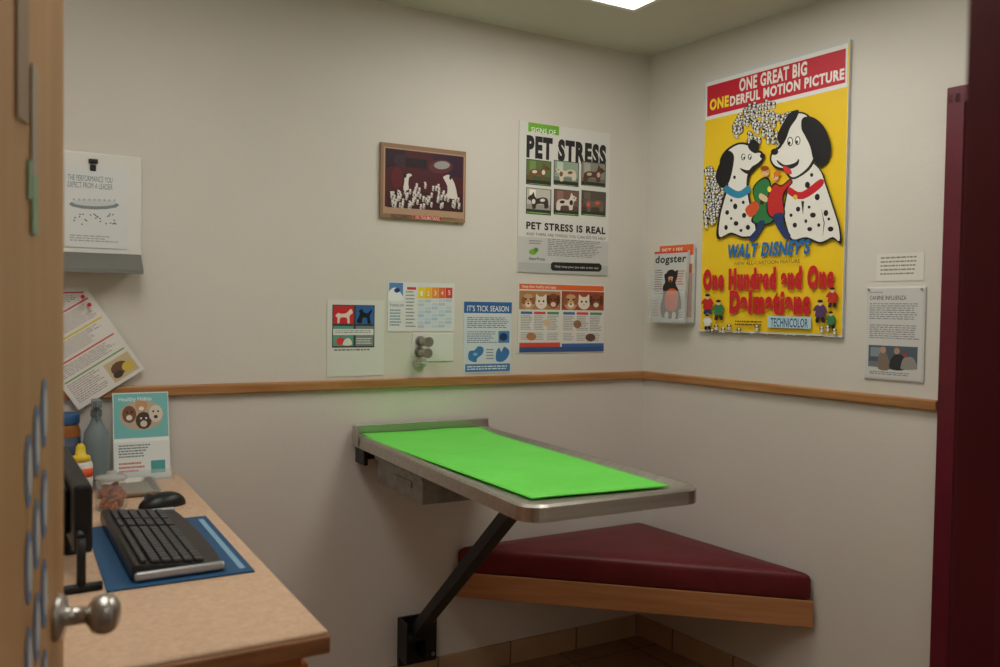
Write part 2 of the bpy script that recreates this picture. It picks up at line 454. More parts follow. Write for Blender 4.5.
# mouse pad
mp=box("mouse_pad",-2.165,-1.898,-1.125,-0.63,0.8505,0.854,mat((34,80,120),0.6),bevel=0.0015)
mp.data.materials.append(mat((130,170,196),0.6))
bm=bmesh.new(); bm.from_mesh(mp.data)
add_box(bm,-1.922,-1.910,-1.10,-0.66,0.853,0.8543,1); bm.to_mesh(mp.data); bm.free()
# keyboard
kb=empty("computer_keyboard",(-2.045,-0.845,0.854),math.radians(91.5))
bm=bmesh.new()
prof=[(-0.09,0.004),(-0.085,0.014),(-0.055,0.018),(0.075,0.032),(0.082,0.026),(0.082,0.004)]
N=24; rings=[]
for i in range(N+1):
    x=-0.25+0.5*i/N; bow=0.010*(1-(2*i/N-1)**2)
    rings.append([bm.verts.new((x,(y-bow if y<0 else y),z)) for y,z in prof])
for a,b_ in zip(rings,rings[1:]):
    n=len(prof)
    for i in range(n): bm.faces.new([a[i],a[(i+1)%n],b_[(i+1)%n],b_[i]])
bm.faces.new(rings[0]); bm.faces.new(rings[-1][::-1])
from_bm("body",bm,M_BLACKP,kb,bevel=0.002)
bm=bmesh.new(); 
slope=math.atan2(0.014,0.13)
K=Matrix.Translation((0,-0.055,0.0185))@Matrix.Rotation(slope,4,'X')
def key(x,y,w,h): add_box(bm,x,x+w-0.0034,y,y+h-0.0034,0,0.0065,0,K)
for r in range(6):
    y=0.004+r*0.0205+(0.004 if r==5 else 0); h=0.0195 if r<5 else 0.013
    x=-0.24
    if r==0: ws=[0.026,0.022,0.026,0.118,0.026,0.022,0.022,0.026]
    else: ws=[0.019+0.005*(4-r if r<5 else 0)]+[0.0192]*12+[0.0575-0.005*(4-r if r<5 else 0)-0.0192+0.0]
    for w in ws: key(x,y,w,h); x+=w
    for k in range(3): key(0.062+k*0.0195,y,0.0195,h)
    for k in range(4): key(0.130+k*0.0235+0.0,y,0.0235,h)
from_bm("keys",bm,mat((56,57,60),0.4),kb,bevel=0.001,seg=1)
bm=bmesh.new()
add_box(bm,-0.262,-0.249,-0.088,0.078,0.002,0.020); add_box(bm,0.249,0.262,-0.088,0.078,0.002,0.020)
from_bm("silver_ends",bm,mat((170,172,175),0.3,0.6),kb,bevel=0.006,seg=3)
# mouse
bm=bmesh.new(); bmesh.ops.create_uvsphere(bm,u_segments=24,v_segments=14,radius=1)
for v in bm.verts:
    v.co.x*=0.060; v.co.y*=0.034*(1-0.12*v.co.x/0.06); v.co.z=max(v.co.z,-0.02)*0.036
    v.co.z*= (1.0+0.15*v.co.x/0.06)
for v in bm.verts: v.co=Matrix.Rotation(math.radians(8),4,'Z')@v.co+Vector((-1.975,-0.462,0.8512))
cm=empty("computer_mouse")
from_bm("shell",bm,M_BLACKP,cm,smooth=True)
bm=bmesh.new(); add_tube(bm,(-2.009,-0.478,0.876),(-2.009,-0.462,0.876),0.011,n=14)
from_bm("wheel",bm,mat((60,60,62)),cm)
# monitor on low black stand
mo=empty("computer_monitor",(-2.205,-0.83,0.85),math.radians(2))
bm=bmesh.new(); add_box(bm,-0.02,0.012,-0.24,0.24,0.062,0.19); add_box(bm,-0.045,-0.02,-0.16,0.16,0.08,0.17)
from_bm("housing",bm,M_BLACK,mo,bevel=0.006)
bm=bmesh.new(); add_box(bm,0.0122,0.0135,-0.225,0.225,0.074,0.178)
from_bm("display",bm,mat((22,26,34),0.15),mo)
bm=bmesh.new()
for y in (-0.27,0.0,0.27):
    add_tube(bm,(-0.01,y,0.006),(-0.01,y,0.10),0.008,n=10); add_tube(bm,(-0.08,y,0.008),(0.025,y,0.008),0.008,n=10)
add_tube(bm,(-0.01,-0.27,0.10),(-0.01,0.27,0.10),0.007,n=10)
from_bm("stand",bm,M_BLACK,mo)
# steel instrument tray
bm=bmesh.new(); lo=[]
for ins,z in ((0.012,0.0),(0.0,0.014),(0.006,0.0145),(0.016,0.004)):
    lo.append([bm.verts.new(p) for p in rr(-0.08+ins,0.08-ins,-0.11+ins,0.11-ins,0.02,0.02,z,5)])
for a,b_ in zip(lo,lo[1:]):
    n=len(a)
    for i in range(n): bm.faces.new([a[i],a[(i+1)%n],b_[(i+1)%n],b_[i]])
bm.faces.new(lo[-1]); bm.faces.new(lo[0][::-1])
from_bm("instrument_tray",bm,M_STEEL,M=Matrix.Translation((-2.035,-0.225,0.8505)))
# treat jar
tj=empty("glass_treat_jar",(-2.095,-0.44,0.8505))
bm=bmesh.new(); add_lathe(bm,[(0.034,0),(0.038,0.006),(0.038,0.062),(0.032,0.070),(0.033,0.076)])
from_bm("glass",bm,M_GLASS,tj)
bm=bmesh.new(); rnd=random.Random(5)
for i in range(90):
    a=rnd.random()*6.28; r=0.027*math.sqrt(rnd.random()); z=0.009+rnd.random()*0.050
    M=Matrix.Translation((r*math.cos(a),r*math.sin(a),z))@Matrix.Rotation(rnd.random()*3,4,'Z')@Matrix.Rotation(rnd.random()*2,4,'X')
    add_lathe(bm,[(0.003,-0.008),(0.006,-0.005),(0.006,0.005),(0.003,0.008)],n=8,M=M)
from_bm("treats",bm,mat((176,96,48),0.7),tj)
bm=bmesh.new(); add_lathe(bm,[(0.036,0.076),(0.038,0.078),(0.038,0.084),(0.030,0.088),(0.012,0.090),(0.012,0.096),(0.008,0.099)])
from_bm("lid",bm,glass("lid_glass",(190,190,184),0.1,0.6),tj)
# spray bottle
sb=empty("spray_bottle",(-2.102,-0.075,0.8505))
bm=bmesh.new(); add_lathe(bm,[(0.033,0),(0.036,0.005),(0.036,0.12),(0.032,0.15),(0.018,0.175),(0.013,0.19),(0.013,0.20)])
from_bm("bottle",bm,glass("blue_grey_plastic",(124,140,146),0.35,0.88),sb)
bm=bmesh.new(); add_lathe(bm,[(0.016,0.195),(0.016,0.215),(0.010,0.218),(0.010,0.232)],n=18)
add_box(bm,-0.012,0.012,-0.045,0.022,0.225,0.245); add_box(bm,-0.006,0.006,-0.056,-0.045,0.229,0.241)
add_tube(bm,(0,-0.026,0.228),(0,-0.036,0.190),0.004,n=8)
from_bm("trigger_head",bm,mat((110,122,128),0.4),sb,bevel=0.002)
# white bottle, yellow cap
yb=empty("glue_bottle",(-2.150,-0.185,0.8505))
bm=bmesh.new(); add_lathe(bm,[(0.028,0),(0.031,0.004),(0.031,0.075),(0.026,0.088),(0.013,0.094)],sy=0.7)
from_bm("bottle",bm,M_WHITEP,yb)
bm=bmesh.new(); add_lathe(bm,[(0.0316,0.042),(0.0316,0.066)],sy=0.71); 
from_bm("label",bm,mat((226,90,40)),yb)
bm=bmesh.new(); add_lathe(bm,[(0.027,0.086),(0.024,0.100),(0.014,0.104),(0.012,0.125),(0.007,0.134)],sy=0.8)
from_bm("cap",bm,mat((226,196,40),0.4),yb)
# food jar
fj=empty("peanut_butter_jar",(-2.185,-0.055,0.8505))
bm=bmesh.new(); add_lathe(bm,[(0.040,0),(0.043,0.006),(0.043,0.155),(0.038,0.172),(0.036,0.176)])
from_bm("jar",bm,mat((150,92,40),0.3),fj)
bm=bmesh.new(); add_lathe(bm,[(0.0436,0.05),(0.0436,0.14)])
from_bm("label",bm,mat((60,72,92),0.5),fj)
bm=bmesh.new(); add_lathe(bm,[(0.040,0.176),(0.041,0.178),(0.041,0.202),(0.038,0.206)])
from_bm("lid",bm,mat((50,92,140),0.4),fj)

# brochure stand
bs=empty("brochure_stand", M=MB@Matrix.Translation((-2.055,0.8505,0.08)))
s=Sheet("brochure",0.158,0.262,[(112,392),(167,392),(167,471),(112,472)],paper=(224,230,228))
s.rect((113,393),(166,434),(120,190,190))
s.ell(140,413,22,14,(190,172,150)); s.ell(128,412,7,8,(120,80,56)); s.ell(128,415,3,2.5,(226,216,204)); s.ell(126,410,1,1,(20,18,18)); s.ell(130.5,410,1,1,(20,18,18))
s.ell(142,418,8,8,(70,52,44)); s.ell(142,421,3.4,3,(214,200,186)); s.ell(139.5,416,1,1,(230,226,220)); s.ell(144.5,416,1,1,(230,226,220))
s.ell(154,412,7,8,(214,204,190)); s.ell(154,415,2,1.6,(60,44,40)); s.ell(151.6,410,1,1,(20,18,18)); s.ell(156.4,410,1,1,(20,18,18)); s.ell(140,404,6,6,(200,150,110)); s.ell(140,407,2.6,2,(236,226,216))
s.text("Healthy Habits",(118,401),(150,396),(240,250,250),0.0)
s.rect((113,434),(166,437),(236,244,242))
s.bars((117,440),(150,452),5,(110,128,132),3); s.rect((148,455),(162,466),(80,160,160)); s.bars((117,456),(142,466),3,(200,110,100),9)
s.build(None,0,0,lean=math.radians(-12),off=0.0,parent=bs)
bm2=bmesh.new(); add_box(bm2,-0.003,0.161,0.0,0.003,0.0,0.03); add_box(bm2,-0.003,0.161,0.0,0.03,0.012,0.015); add_box(bm2,-0.003,0.161,0.0,0.003,-0.06,0.0)
from_bm("acrylic_base",bm2,M_ACRYL,bs)

# ================================================================== BACK WALL ITEMS
pd=empty("paper_towel_dispenser", M=MB@Matrix.Translation((-2.255,1.465,0)))
bm=bmesh.new(); add_box(bm,0,0.281,0.055,0.355,0.0,0.028)
from_bm("housing",bm,M_WHITEP,pd,bevel=0.006)
bm=bmesh.new(); 
pr=[(0.060,0.0),(0.060,0.03),(0.012,0.095),(0.0,0.095),(0.0,0.088),(0.030,0.0)]
A=[bm.verts.new((0.0,y,z)) for y,z in pr]; B=[bm.verts.new((0.278,y,z)) for y,z in pr]; n=len(pr)
for i in range(n): bm.faces.new([A[i],A[(i+1)%n],B[(i+1)%n],B[i]])
bm.faces.new(A); bm.faces.new(B[::-1])
from_bm("steel_chute",bm,mat((140,140,136),0.45,0.7),pd)
bm=bmesh.new(); add_box(bm,0.135,0.16,0.322,0.335,0.028,0.036); add_tube(bm,(0.147,0.328,0.036),(0.147,0.328,0.042),0.005,n=12); add_box(bm,0.139,0.155,0.300,0.318,0.028,0.034)
from_bm("lock",bm,M_BLACK,pd,bevel=0.002)
s=Sheet("notice",0.165,0.235,[(66,178),(127,180),(127,240),(66,238)],paper=(222,225,226))
s.text("THE PERFORMANCE YOU",(68,188.6),(112,185.8),(90,114,128),0.0); s.text("EXPECT FROM A LEADER",(68,193.8),(112,191),(90,114,128),0.0)
s.ell(94,206.5,25,3.6,(130,140,146)); s.ell(94,205,22,2.8,(206,212,214))
for i in range(9): s.ell(74+i*5,203,1.0,1.0,(170,178,182),n=6)
r=random.Random(4)
for i in range(26): s.ell(72+r.random()*46,213+r.random()*9,0.9,0.6,(80,84,88),n=6)
s.bars((70,229),(118,236),3,(170,174,176),5)
s.build(None,0.075,0.075,off=0.029,parent=pd)

# tilted flyers
def flyer(name,w,h,x,z,rot,seed,off,lean):
    s=Sheet(name,w,h,[(0,0),(100,0),(100,130),(0,130)],paper=(226,224,220),t=0.001)
    s.rect((6,6),(94,8),(196,60,90)); s.bars((6,11),(94,34),9,(150,148,150),seed,fill=.4)
    s.rect((6,37),(94,39.5),(214,196,60)); s.bars((6,42),(90,62),8,(146,146,146),seed+1,fill=.4); s.rect((6,65),(94,67),(200,70,60)); s.bars((6,70),(90,86),6,(146,146,146),seed+5,fill=.4)
    s.rect((6,89),(94,91),(110,160,90)); s.bars((6,94),(52,124),10,(160,146,146),seed+2,fill=.4)
    s.rect((58,96),(95,125),(206,190,150)); s.ell(74,110,12,9,(110,80,60)); s.ell(84,114,8,7,(216,190,80)); s.ell(68,117,7,5,(70,60,56))
    return s.build(MB,x,z,lean=math.radians(lean),rot=rot,off=off)
flyer("flyer",0.216,0.279,-2.145,1.060,math.radians(33.3),7,0.026,-3)
flyer("flyer",0.216,0.279,-2.320,1.135,math.radians(3),17,0.021,-4)
bm=bmesh.new()
for (x,z) in ((-2.118,1.372),(-2.135,1.395)):
    add_tube(bm,(x,0,z),(x,-0.030,z),0.003,n=10); add_tube(bm,(x,-0.028,z),(x,-0.036,z),0.006,n=12)
from_bm("push_pins",bm,mat((190,40,50),0.3))

# sheet with pet graphic
s=Sheet("pet_health_notice",0.209,0.264,[(327,300),(384,300),(384,376),(327,376)],paper=(222,221,217))
s.rect((332,305),(374,347.5),(60,60,66)); s.rect((333,306),(353,324),(206,44,54)); s.rect((355,306),(373,324),(50,104,170))
s.poly([(335,316),(338,313),(340,314),(346,313),(350,309),(352,313),(349,316),(349,323),(347,323),(346,318),(340,318),(339,323),(337,323),(337,318)],(240,214,206),True)
s.poly([(356,322),(359,314),(358,311),(361,309),(363,312),(367,313),(371,309),(371,312),(369,316),(370,323),(367,323),(366,318),(362,318),(361,323)],(14,22,40),True)
s.rect((333,326),(353,346),(96,160,140)); s.rect((355,326),(373,346),(130,136,140))
s.ell(340,341,4,4,(222,60,60)); s.poly([(343,345),(344,340),(348,338),(351,341),(351,345)],(226,226,220),True)
s.bars((356,338),(372,345),3,(216,216,216),8)
s.rect((333,329),(373,335),(226,228,226)); s.bars((335,330.5),(371,334),2,(110,110,112),4,0.4,0.1); s.bars((334,349),(372,352),1,(120,120,120),3)
s.build(MB,-1.384,1.137)
# wall calendar
s=Sheet("vaccine_calendar",0.263,0.176,[(388,281),(454,285),(454,332),(388,331)],paper=(226,227,227))
s.rect((389,282),(403,300),(90,136,196)); s.poly([(389,300),(389,291),(395,287),(401,293),(403,300)],(236,240,244),True); s.ell(397,290,3,2.4,(30,60,120))
s.text("Preventive care",(390,306),(404,303),(60,100,160),0.0)
s.rect((407,287),(416,290),(200,60,60)); s.bars((406,291),(416,329),11,(130,138,146),2,fill=.4)
cols=[(240,214,60),(244,190,50),(240,150,50),(232,110,50),(220,70,60)]
for i,c in enumerate(cols): s.rect((418+i*6.8,287.4+i*.3),(424.6+i*6.8,299+i*.1),c,lift=(i==0))
s.up()
for i in range(5):
    for j in range(8):
        s.rect((418+i*6.8,300+j*3.6),(424.2+i*6.8,302.9+j*3.6),[(196,214,230),(176,204,226),(214,222,230)][(i+j)%3],lift=False)
for i in range(5): s.text("%d"%(i+1),(420.5+i*6.8,296),(422.5+i*6.8,291.6),(250,250,246),0.0)
s.bars((390,309),(404,327),6,(120,150,180),6)
s.build(MB,-1.162,1.292)
# blue notice
s=Sheet("tick_prevention_notice",0.206,0.269,[(464,301),(511,302),(511,373),(463,373)],paper=(212,220,228))
s.rect((464,301.5),(511,313.5),(48,102,168)); s.text("IT'S TICK SEASON",(467,311),(508,306),(236,240,246),0.02)
s.rect((464,314),(511,315),(240,244,248)); s.bars((467,317),(508,329),6,(90,108,134),2,ragged=.1,fill=.4)
s.bars((467,331),(497,344),6,(96,118,150),4,fill=.4); s.rect((498,331),(509,343),(70,130,186)); s.ell(503,337,4,4,(30,60,100))
s.poly([(468,358),(469,351),(474,350),(478,346),(483,348),(482,354),(477,358),(476,362),(471,361)],(64,120,184),True)
s.poly([(496,361),(496,352),(499,348),(501,352),(504,347),(509,351),(508,357),(503,362)],(64,120,184),True)
s.bars((486,349),(494,361),4,(96,118,150),12,fill=.4); s.ell(475,354,2.4,1.6,(130,184,220))
s.rect((465,364),(510,372),(70,124,186)); s.bars((467,366),(508,371),2,(226,234,242),8,ragged=.1)
s.build(MB,-0.859,1.136)

# framed picture of puppies
s=Sheet("framed_picture",0.333,0.261,[(381,142),(465,154),(463,224),(378,217)],paper=(150,118,90),t=0.014)
s.rect((383.5,146.5),(462,220),(184,150,122)); s.rect((385,148),(461,213.5),(76,22,30))
s.poly([(385,148.5),(405,151),(400,165),(385,168)],(44,16,26)); s.poly([(430,155),(461,158.5),(461,180),(440,174)],(52,20,46)); s.rect((405,158),(426,170),(34,16,26))
s.ell(440,168,12,7,(96,40,50)); s.ell(441,166.5,8,4,(156,160,156)); s.ell(396,178,6,11,(100,26,32)); s.ell(399,160,6,6,(54,36,48)); s.poly([(385,190),(461,196),(461,213),(385,207)],(60,20,26))
r=random.Random(12); pp=[]
for i in range(85):
    a=r.random(); u=389+a*69; lo_=183+abs(a-.5)*9; pp.append((lo_+r.random()*(206-lo_),u))
for v,u in sorted(pp):
    s.ell(u,v+2.2,1.3,2.3,(196,186,184),n=8); s.ell(u,v,1.5,1.2,(222,214,208),n=8); s.ell(u-1.2,v+.4,.6,1.1,(36,22,26),n=6); s.ell(u+.6,v+2.8,.5,.5,(50,36,40),n=6)
s.poly([(402,190),(403,182),(404,176),(408,174),(411,176),(408,178),(407,184),(407,190)],(226,218,212),True); s.ell(404,176,1.4,2.2,(30,22,26))
s.poly([(446,198),(446,188),(443,181),(442,178),(447,176),(450,179),(453,185),(455,194),(455,200)],(226,218,212),True); s.ell(449,179,1.2,2.2,(30,22,26))
s.text("WALT DISNEY'S",(388,217.6),(409,215.2),(80,40,40),0.01); s.rect((412,215.6),(439,221),(196,40,44)); s.text("101 DALMATIANS",(413.5,219.6),(437.5,218),(240,220,200),0.01); s.bars((441,218),(457,221),2,(110,80,66),2)
s.build(MB,-1.199,1.692)

# pet stress poster
s=Sheet("pet_stress_poster",0.432,0.578,[(519,119),(610,136),(607,276),(517,272)],paper=(220,220,217),t=0.004)
s.rect((518,236),(607,276),(202,203,202)); s.rect((518,262),(607,276),(184,186,187))
s.rect((528,121),(559,136),(116,180,56)); s.text("SIGNS OF",(531,131.3),(556,130.5),(240,246,236),0.02)
s.text("PET STRESS",(526,157),(606,147.5),(34,34,36),0.11)
gx=[(526,551),(554,578.5),(581.5,605)]
pc=[((96,120,70),(120,84,56),(226,220,206)),((150,170,150),(216,206,190),(120,90,70)),((140,140,130),(90,60,44),(196,180,160)),
    ((200,196,186),(60,52,50),(230,226,220)),((120,90,80),(222,216,206),(50,44,44)),((90,80,70),(110,96,88),(216,90,60))]
def creature(cu,cv_,body,acc,k):
    fl=1 if k%2 else -1; W=lambda x:cu+fl*x
    s.poly([(W(-10),cv_+6),(W(-9),cv_-1),(W(-4),cv_-3),(W(2),cv_-2),(W(5),cv_-6),(W(9),cv_-5),(W(11),cv_-2),(W(8),cv_),(W(7),cv_+3),(W(6),cv_+8),(W(3),cv_+8),(W(2),cv_+4),(W(-5),cv_+4),(W(-6),cv_+8),(W(-9),cv_+8)],body,True)
    s.poly([(W(4),cv_-5),(W(5),cv_-9),(W(7),cv_-6)],body); s.ell(W(8),cv_-3.4,.7,.7,(20,18,18),n=6); s.ell(W(10.4),cv_-2.2,.8,.7,(20,18,18),n=6); s.ell(W(5),cv_+1,1.8,2.6,acc); s.ell(W(-4),cv_,2.6,1.6,acc)
k=0
for (v0,v1) in ((158,183),(187,212)):
    for (u0,u1) in gx:
        dv=(u0-526)*0.075
        a,b_,c=pc[k]; k+=1; cu=(u0+u1)/2; cvv=(v0+v1)/2+dv
        s.rect((u0,v0+dv),(u1,v1+4+dv*.6),(46,50,44)); s.rect((u0+.7,v0+dv+.7),(u1-.7,v1-1+dv*.8),a)
        s.rect((u0+.7,cvv+4),(u1-.7,v1-1+dv*.8),tuple(int(x*.8) for x in a)); s.rect((cu-9,v0+dv+2),(cu-3,cvv),tuple(min(255,int(x*1.25)) for x in a))
        creature(cu,cvv+1,b_,c,k)
        s.rect((u0+.7,v1-.6+dv*.8),(u1-.7,v1+3+dv*.7),(110,168,56)); s.bars((u0+4,v1+.4+dv*.75),(u1-4,v1+2.4+dv*.7),1,(236,240,230),k,0.8,0)
s.text("PET STRESS IS REAL",(526,229),(605,228.6),(36,36,38),0.07); s.text("AND THERE ARE THINGS YOU CAN DO TO HELP",(526,235),(605,238.6),(60,60,62),0.0)
s.bars((548,239),(602,260),10,(134,136,138),4,ragged=.2,fill=.4)
s.ell(533,252,4,3,(120,176,50)); s.ell(536,250,2.4,2.4,(90,150,40)); s.text("fearfree",(529,260),(545,257.5),(60,60,60),0.0); s.bars((529,240),(545,246),2,(140,140,142),5)
s.poly([(551,264),(553,262.3),(599,264),(601,266),(601,270),(599,272),(553,270.8),(551,269)],(30,30,32)); s.text("Help keep your pet calm at the visit",(555,268.2),(598,267.6),(220,220,220),0.0)
s.build(MB,-0.633,1.520)
# lower pet poster (two panels)
s=Sheet("pet_care_poster",0.412,0.272,[(518,283),(604,285),(603,351),(517,354)],paper=(222,220,216),t=0.003)
s.rect((519,284),(603,291),(226,106,46)); s.text("Keep them healthy and happy",(522,289),(556,286),(250,240,230),0.0)
for (u0,u1,c) in ((519,560,(176,130,90)),(561.5,603,(160,74,46))):
    s.rect((u0,291),(u1,310),c)
    s.ell(u0+9,302,7,8,(206,160,116)); s.ell(u0+4,301,2,4,(150,96,60)); s.ell(u0+14,301,2,4,(150,96,60)); s.ell(u0+9,305,3,2.6,(236,222,206)); s.ell(u0+6.6,299.5,1,1,(24,20,20)); s.ell(u0+11.4,299.5,1,1,(24,20,20)); s.ell(u0+9,304,1.2,.9,(24,20,20))
    s.ell(u0+22,303,6,6.4,(232,222,208)); s.poly([(u0+16.6,300),(u0+17,294),(u0+21,297.5)],(232,222,208)); s.poly([(u0+27.4,300),(u0+27,294),(u0+23,297.5)],(232,222,208)); s.ell(u0+19.8,301.5,1,1.1,(40,70,50)); s.ell(u0+24.2,301.5,1,1.1,(40,70,50)); s.ell(u0+22,304.6,.8,.6,(210,130,120))
    s.ell(u0+34,301,6,7.4,(130,70,44)); s.ell(u0+29,300,1.8,5,(90,46,30)); s.ell(u0+39,300,1.8,5,(90,46,30)); s.ell(u0+34,304.6,2.6,2.4,(226,210,190)); s.ell(u0+32,299.5,.9,.9,(20,16,16)); s.ell(u0+36,299.5,.9,.9,(20,16,16))
    for j in range(3):
        x=u0+1.5+j*13.3
        s.rect((x,312),(x+11.5,314.5),[(60,112,170),(210,80,70),(80,146,110)][j]); s.bars((x,316),(x+11.5,331),9,(130,132,136),j+int(u0),fill=.4); 
        s.bars((x,333),(x+11.5,341),5,(146,148,152),j+3+int(u0),fill=.4)
s.ell(531,337,5,4,(180,124,84)); s.ell(590,337,5,4,(110,78,66)); s.ell(547,323,4,4,(216,190,160)); s.ell(577,324,4,4,(150,110,80))
s.rect((519,343.5),(560,347),(214,76,58)); s.rect((561.5,343.5),(603,346.5),(56,106,170)); s.rect((519,348),(603,350.5),(56,86,140))
s.build(MB,-0.626,1.208)

# otoscope wall mount: plate with two steel handles
wm=empty("otoscope_wall_mount", M=MB@Matrix.Translation((-1.067,1.165,0)))
box("plate",0.0,0.165,0.018,0.121,0.0,0.004,M_WHITEP,wm,bevel=0.0015)
bm=bmesh.new()
for (x,y) in ((0.030,0.092),(0.026,0.052)):
    add_tube(bm,(x,y,0.004),(x,y,0.075),0.0145,n=22); add_tube(bm,(x,y,0.075),(x,y,0.083),0.0175,n=22); add_tube(bm,(x,y,0.004),(x,y,0.012),0.0185,n=22)
from_bm("steel_pegs",bm,mat((176,172,164),0.35,0.9),wm)
bm=bmesh.new(); add_box(bm,0.004,0.05,0.0,0.03,0.004,0.02); add_tube(bm,(0.01,0.012,0.02),(0.04,0.012,0.02),0.006,n=10)
from_bm("clip",bm,mat((190,188,180),0.4),wm,bevel=0.002)

# ================================================================== RIGHT WALL ITEMS
YEL=(246,206,34)
s=Sheet("movie_poster",0.622,0.975,[(707,80),(850,41),(848,338),(703,331)],paper=(208,214,216),t=0.012,rough=0.45)
s.rect((708,83),(847.5,335.5),YEL)
s.poly([(708,83),(848,44.5),(848,87),(708,120)],(236,236,234)); s.poly([(709.5,86.5),(846,49.5),(846,83),(709.5,116)],(200,32,54))
s.text("ONE GREAT BIG",(741,92),(808,61.5),(240,236,232),0.07)
s.text("ONE",(712,110.5),(731,94.5),(250,226,40),0.09); s.text("DERFUL MOTION PICTURE",(732,106),(845,68.5),(240,236,232),0.08)
WH=(236,234,228); BK=(26,24,28)
r=random.Random(21)
def pup(u,v,sc=1.0):
    s.ell(u+.4*sc,v+4.2*sc,2.6*sc,3.4*sc,BK,n=8); s.ell(u+.4*sc,v+4.2*sc,2.1*sc,2.9*sc,WH,n=8); s.ell(u+1*sc,v+4.4*sc,.7*sc,.7*sc,BK,n=6)
    s.ell(u,v,3.2*sc,2.6*sc,BK,n=8); s.ell(u,v,2.7*sc,2.1*sc,WH,n=8); s.ell(u-2.2*sc,v+.6*sc,1.0*sc,1.9*sc,BK,n=6); s.ell(u+2.2*sc,v+.6*sc,1.0*sc,1.9*sc,BK,n=6); s.ell(u+.2,v+1.2*sc,.7*sc,.6*sc,BK,n=6)
pts=[]
for i in range(150):
    t=r.random(); u=737+t*62; top=128-29*math.sin(math.pi*min(1,t*0.92+.08)); v=top+r.random()*(40 if 752<u<784 else 15)
    if u>786: v=min(v,112+r.random()*6)
    pts.append((v,u))
for v,u in sorted(pts): pup(u,v,0.72)
pts=[]
for i in range(85):
    v=166+r.random()*56; w=4+17*max(0,(1-abs((v-194)/34))); pts.append((v,709.5+r.random()*w))
for v,u in sorted(pts): pup(u,v,0.72)
# big dog on the right, facing left
s.poly([(805,156),(824,167),(832,186),(839,206),(845.5,226),(847,243),(838,238),(826,243),(812,238),(797,240),(791,226),(788,212),(790,196),(794,178)],BK,True)
s.poly([(806,158),(823,168),(830.5,186),(837.5,206),(844,226),(845,240),(838,236),(826,241),(812,236),(798,238),(792.5,226),(789.5,212),(791.5,196),(796,178)],WH,True)
s.poly([(792,120),(801,112),(812,115),(820,128),(822,148),(816,166),(804,176),(795,178),(788,170),(779,167),(774,159),(776,150),(783,145),(788,134)],BK,True)
s.poly([(793,121),(801,113.5),(811,116.5),(818,129),(820,148),(814,164),(804,173.5),(796,176),(790,168.5),(780,165),(775.6,158.6),(777.6,151.5),(785,146.5),(790,134)],WH,True)
s.poly([(806,118),(816,117),(827,126),(834,142),(834,156),(826,166),(818,160),(814,146),(809,136),(805,128)],BK,True)
s.poly([(786,124),(793,113),(802,110),(800,118),(794,127),(790,138),(785,145),(781,136)],BK,True)
s.ell(778.6,151,3.8,3.2,BK); s.ell(794,141,2.9,4.6,BK); s.ell(794,141,2.1,3.7,(250,250,246)); s.ell(793.2,142.5,1.2,1.9,BK)
s.ell(801.5,140,2.7,4.4,BK); s.ell(801.5,140,1.9,3.5,(250,250,246)); s.ell(800.8,141.5,1.1,1.8,BK)
s.poly([(781,159),(789,164),(799,162),(803,158),(802,164),(794,168),(784,164)],BK,True)
s.poly([(787,165),(794,167.5),(796,173),(790,172)],(220,60,60),True)
s.poly([(806,200),(808,214),(806,232),(808,214),(809,200)],BK); s.poly([(826,206),(830,222),(828,238),(829,222)],BK)
for (u,v,a,b_) in ((812,184,2.6,3.4),(822,196,2.6,3.4),(803,208,2.2,2.6),(818,214,3,2.6),(831,212,2.4,3.2),(800,224,2.2,2.6),(836,228,3,2.6),(815,228,2.6,2.2),(825,182,1.8,2.6),(796,214,1.6,1.8),(811,220,1.5,2),(824,224,1.6,2),(834,218,1.4,1.6),(814,206,1.4,1.6),(816,174,1.6,2)): s.ell(u,v,a,b_,BK,n=9)
s.poly([(794,186),(806,191),(825,178),(827,185),(808,198),(793,193)],(206,34,46),True); s.ell(800,196,2.2,2.6,(230,190,60))
# big dog on the left, facing right
s.poly([(724,160),(730,149),(742,142),(753,143),(759,150),(765,150),(768.5,156),(765,163),(757,169),(753,180),(755,198),(760,216),(762,234),(748,237),(736,233),(722,237),(723,216),(727,198),(731,184),(726,174)],BK,True)
s.poly([(726,160),(731,151),(742,144),(752,145),(757.6,152),(764,152),(766.6,156),(763,161.4),(755,167),(751,179),(753,198),(758,216),(760,232),(748,235),(736,231),(724.5,235),(725,216),(729,199),(733,184),(728,173)],WH,True)
s.poly([(724,162),(731,150),(738,154),(737,168),(733,182),(726,186),(720,176)],BK,True); s.poly([(752,145),(757,139),(763,143),(761,150),(756,151)],BK,True)
s.ell(766.6,155,2.6,2.6,BK); s.ell(747.5,156,2.1,3.4,BK); s.ell(747.8,156,1.4,2.6,(250,250,246)); s.ell(748.4,157,.8,1.4,BK); s.ell(754,156,1.9,3.0,BK); s.ell(754.2,156,1.2,2.3,(250,250,246)); s.ell(754.7,157,.7,1.3,BK)
s.poly([(744,167),(753,169),(761,163),(760,168),(752,173)],BK,True)
s.poly([(731,184),(743,190),(753,184),(754.5,191),(743,197),(730,191)],(50,140,180),True)
for (u,v,a,b_) in ((740,205,2.2,3),(749,214,2.2,2.6),(732,211,2,2.4),(741,222,2.4,2.4),(753,226,2.2,2.6),(731,226,1.8,2.6),(748,201,1.5,1.8),(736,199,1.3,1.6),(746,229,1.6,1.6),(736,217,1.2,1.4),(739,176,1.4,1.8)): s.ell(u,v,a,b_,BK,n=9)
